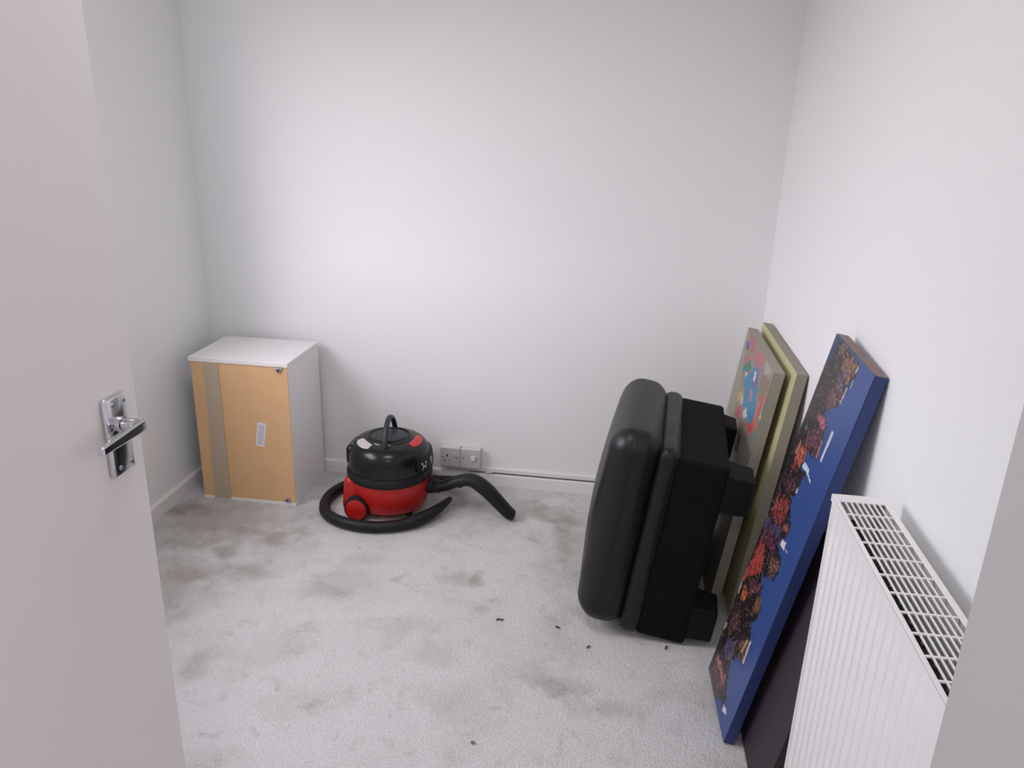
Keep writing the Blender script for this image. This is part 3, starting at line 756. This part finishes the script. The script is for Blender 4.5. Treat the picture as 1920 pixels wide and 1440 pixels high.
for ch_, a in zip('HENRY', (-23, -4, 16, 36, 54)):
    cu_ = bpy.data.curves.new('t', 'FONT'); cu_.body = ch_; cu_.size = .047; cu_.align_x = 'CENTER'; cu_.align_y = 'CENTER'; cu_.extrude = .0006; cu_.resolution_u = 3; cu_.offset = .0007
    to = bpy.data.objects.new('t', cu_); COL.objects.link(to); bpy.context.view_layer.update()
    me = to.evaluated_get(bpy.context.evaluated_depsgraph_get()).to_mesh(); tb = bmesh.new(); tb.from_mesh(me); to.to_mesh_clear()
    bpy.data.objects.remove(to, do_unlink=True); bpy.data.curves.remove(cu_)
    an = math.radians(a); X = Vector((-math.sin(an), math.cos(an), 0)); N = Vector((math.cos(an), math.sin(an), 0)); Z = Vector((0, 0, 1))
    for v in tb.verts:
        # bend each letter round the badge
        aa = an + v.co.x / .172; q = Vector((math.cos(aa), math.sin(aa), 0)) * (.1728 - .0035 * abs(v.co.y) / .02 + v.co.z); v.co = q + Z * (.216 + v.co.y)
    obj('letter', tb, WHITE, badge)

# hose: from the connector round the back and left of the tub to its cuff in front
def L(p): return (p[0] - VX, p[1] - VY) + tuple(p[2:])
bm = bmesh.new()
tube(bm, [L(p) for p in [(-.560, 2.765, .118), (-.590, 2.850, .080), (-.700, 2.935, .034), (-.830, 2.965, .025), (-.960, 2.925, .025), (-1.045, 2.845, .025), (-1.083, 2.765, .025), (-1.085, 2.675, .025),
                       (-1.050, 2.590, .025), (-.975, 2.537, .025), (-.870, 2.517, .025), (-.775, 2.538, .025), (-.715, 2.572, .026)]], .0215, n=18, sub=7)
obj('hose', bm, HOSEM, vac, smooth=True, angle=60)
bm = bmesh.new()
tube(bm, [L(p) for p in [(-.740, 2.556, .026, .0235), (-.700, 2.586, .028, .026), (-.655, 2.640, .032, .0245), (-.622, 2.700, .038, .018), (-.602, 2.745, .045, .0125), (-.596, 2.760, .047, .009)]], None, n=18, sub=6, flat=(1, .92))
obj('hose_cuff', bm, BLKM, vac, smooth=True, angle=60)
bm = bmesh.new()     # bent wand end lying over the carpet to the right
tube(bm, [L(p) for p in [(-.655, 2.735, .108, .026), (-.610, 2.730, .118, .027), (-.560, 2.728, .142, .029), (-.505, 2.728, .152, .032), (-.450, 2.725, .122, .035), (-.398, 2.720, .074, .032), (-.356, 2.715, .034, .029), (-.336, 2.712, .024, .025), (-.329, 2.711, .022, .015)]],
     None, n=20, sub=7, flat=(1, .80))
obj('hand_tube', bm, HOSEM, vac, smooth=True, angle=60)

# ------------------------------------------------------------------ sockets and cable trunking on the back wall
def socket(x0, label, kind):
    a = .086; z0_ = .084
    t = thing('wall_socket' if kind == 'plug' else 'wall_switch', label, 'socket' if kind == 'plug' else 'switch', (x0 + a / 2, YB, z0_))
    obj('back_box', B(-a / 2 + .0012, a / 2 - .0012, -.0315, 0, .0015, a - .0015, bev=.002), PLAS, t)
    obj('face_plate', B(-a / 2 + .0004, a / 2 - .0004, -.0385, -.031, .0004, a - .0004, bev=.0022, seg=3), PLAS, t)
    for s in (-1, 1):
        if kind == 'plug': xx, zz = s * .030, .043
        else: xx, zz = s * .030, .043
        bm = bmesh.new(); cyl(bm, (xx, -.0391, zz), (xx, -.037, zz), .0030, n=12); obj('screw', bm, RADIN, t)
    if kind == 'plug':
        bm = bmesh.new(); X = -.012
        box(bm, X - .003, X + .003, -.0390, -.034, .046, .055); box(bm, X - .0145, X - .0075, -.0390, -.034, .027, .0305); box(bm, X + .0075, X + .0145, -.0390, -.034, .027, .0305)
        obj('pin_slots', bm, HOLE, t)
        obj('rocker', B(.013, .023, -.0425, -.036, .047, .064, bev=.001), PLAS, t)
    else:
        obj('rocker', B(.004, .021, -.0445, -.036, .035, .058, bev=.0015), MELA, t)
        bm = bmesh.new(); cyl(bm, (-.005, -.0391, .043), (-.005, -.037, .043), .002, n=10); obj('indicator', bm, INK, t)
    return t
SX = -.6875
socket(SX, 'white three-pin wall socket above the skirting board, left of its pair', 'plug')
socket(SX + .0868, 'white rocker switch plate right beside the wall socket', 'switch')
tx0 = SX + .1745
tr = thing('cable_trunking', 'thin white cable trunking along the top of the back skirting board', 'trunking', (tx0, YB, .058))
obj('channel', B(-.06, XR - tx0 - .002, -.0125, 0, .0035, .0215, bev=.0012), GLOSSW, tr)
bm = bmesh.new()
for a, b in ((-.05, .020), (.033, .30), (.302, XR - tx0 - .01)): box(bm, a, b, -.0128, -.004, .0006, .0036)
obj('gap', bm, GAPM, tr)
bm = bmesh.new(); tube(bm, [(.018, -.0145, .003), (.030, -.017, .002), (.045, -.0145, .003)], .003, n=8, sub=3)
obj('sealant_blob', bm, PLAS, tr, smooth=True)

# ------------------------------------------------------------------ crumbs on the carpet
def crumb(name, label, x, y, s, m, seed, flat=.5, cat='crumb'):
    rnd = random.Random(seed); bm = bmesh.new(); bmesh.ops.create_icosphere(bm, subdivisions=1, radius=s)
    for v in bm.verts:
        v.co = Vector((v.co.x * rnd.uniform(.6, 1.3), v.co.y * rnd.uniform(.5, 1.1), v.co.z * flat * rnd.uniform(.6, 1.2)))
    zmin = min(v.co.z for v in bm.verts)
    for v in bm.verts: v.co.z -= zmin
    o = obj(name, bm, m, loc=(x, y, .0), rot=(0, 0, rnd.uniform(0, 3))); tag(o, label, cat); return o
DIRT = mat('dark_brown_crumb', (.05, .035, .03), .9); GREYC = mat('grey_chip', (.16, .17, .18), .7)
crumb('stone_chip', 'grey chip on the carpet nearest the camera, in the middle', -.276, 1.555, .008, GREYC, 1, cat='chip')
def twig(label, x, y, a, s, seed):
    rnd = random.Random(seed); bm = bmesh.new()
    tube(bm, [(-s, 0, .003), (-.3 * s, .35 * s, .004), (.3 * s, -.1 * s, .005), (s, .3 * s, .003)], .0022, n=6, sub=3)
    for v in bm.verts: v.co += Vector((rnd.uniform(-1, 1), rnd.uniform(-1, 1), 0)) * .0009
    o = obj('dirt_fragment', bm, DIRT, loc=(x, y, 0), rot=(0, 0, a)); tag(o, label, 'debris')
twig('dark twisted dirt fragment in the middle of the carpet, left of the footstool', -.287, 2.069, .2, .011, 2)
twig('tiny dark dirt fragment just left of the footstool', -.104, 2.063, -.4, .007, 3)
twig('small dark dirt fragment in front of the lower left corner of the footstool', -.004, 1.985, .9, .006, 4)
twig('dark dirt fragment below the right end of the footstool near the blue canvas', .229, 2.024, 1.4, .008, 5)
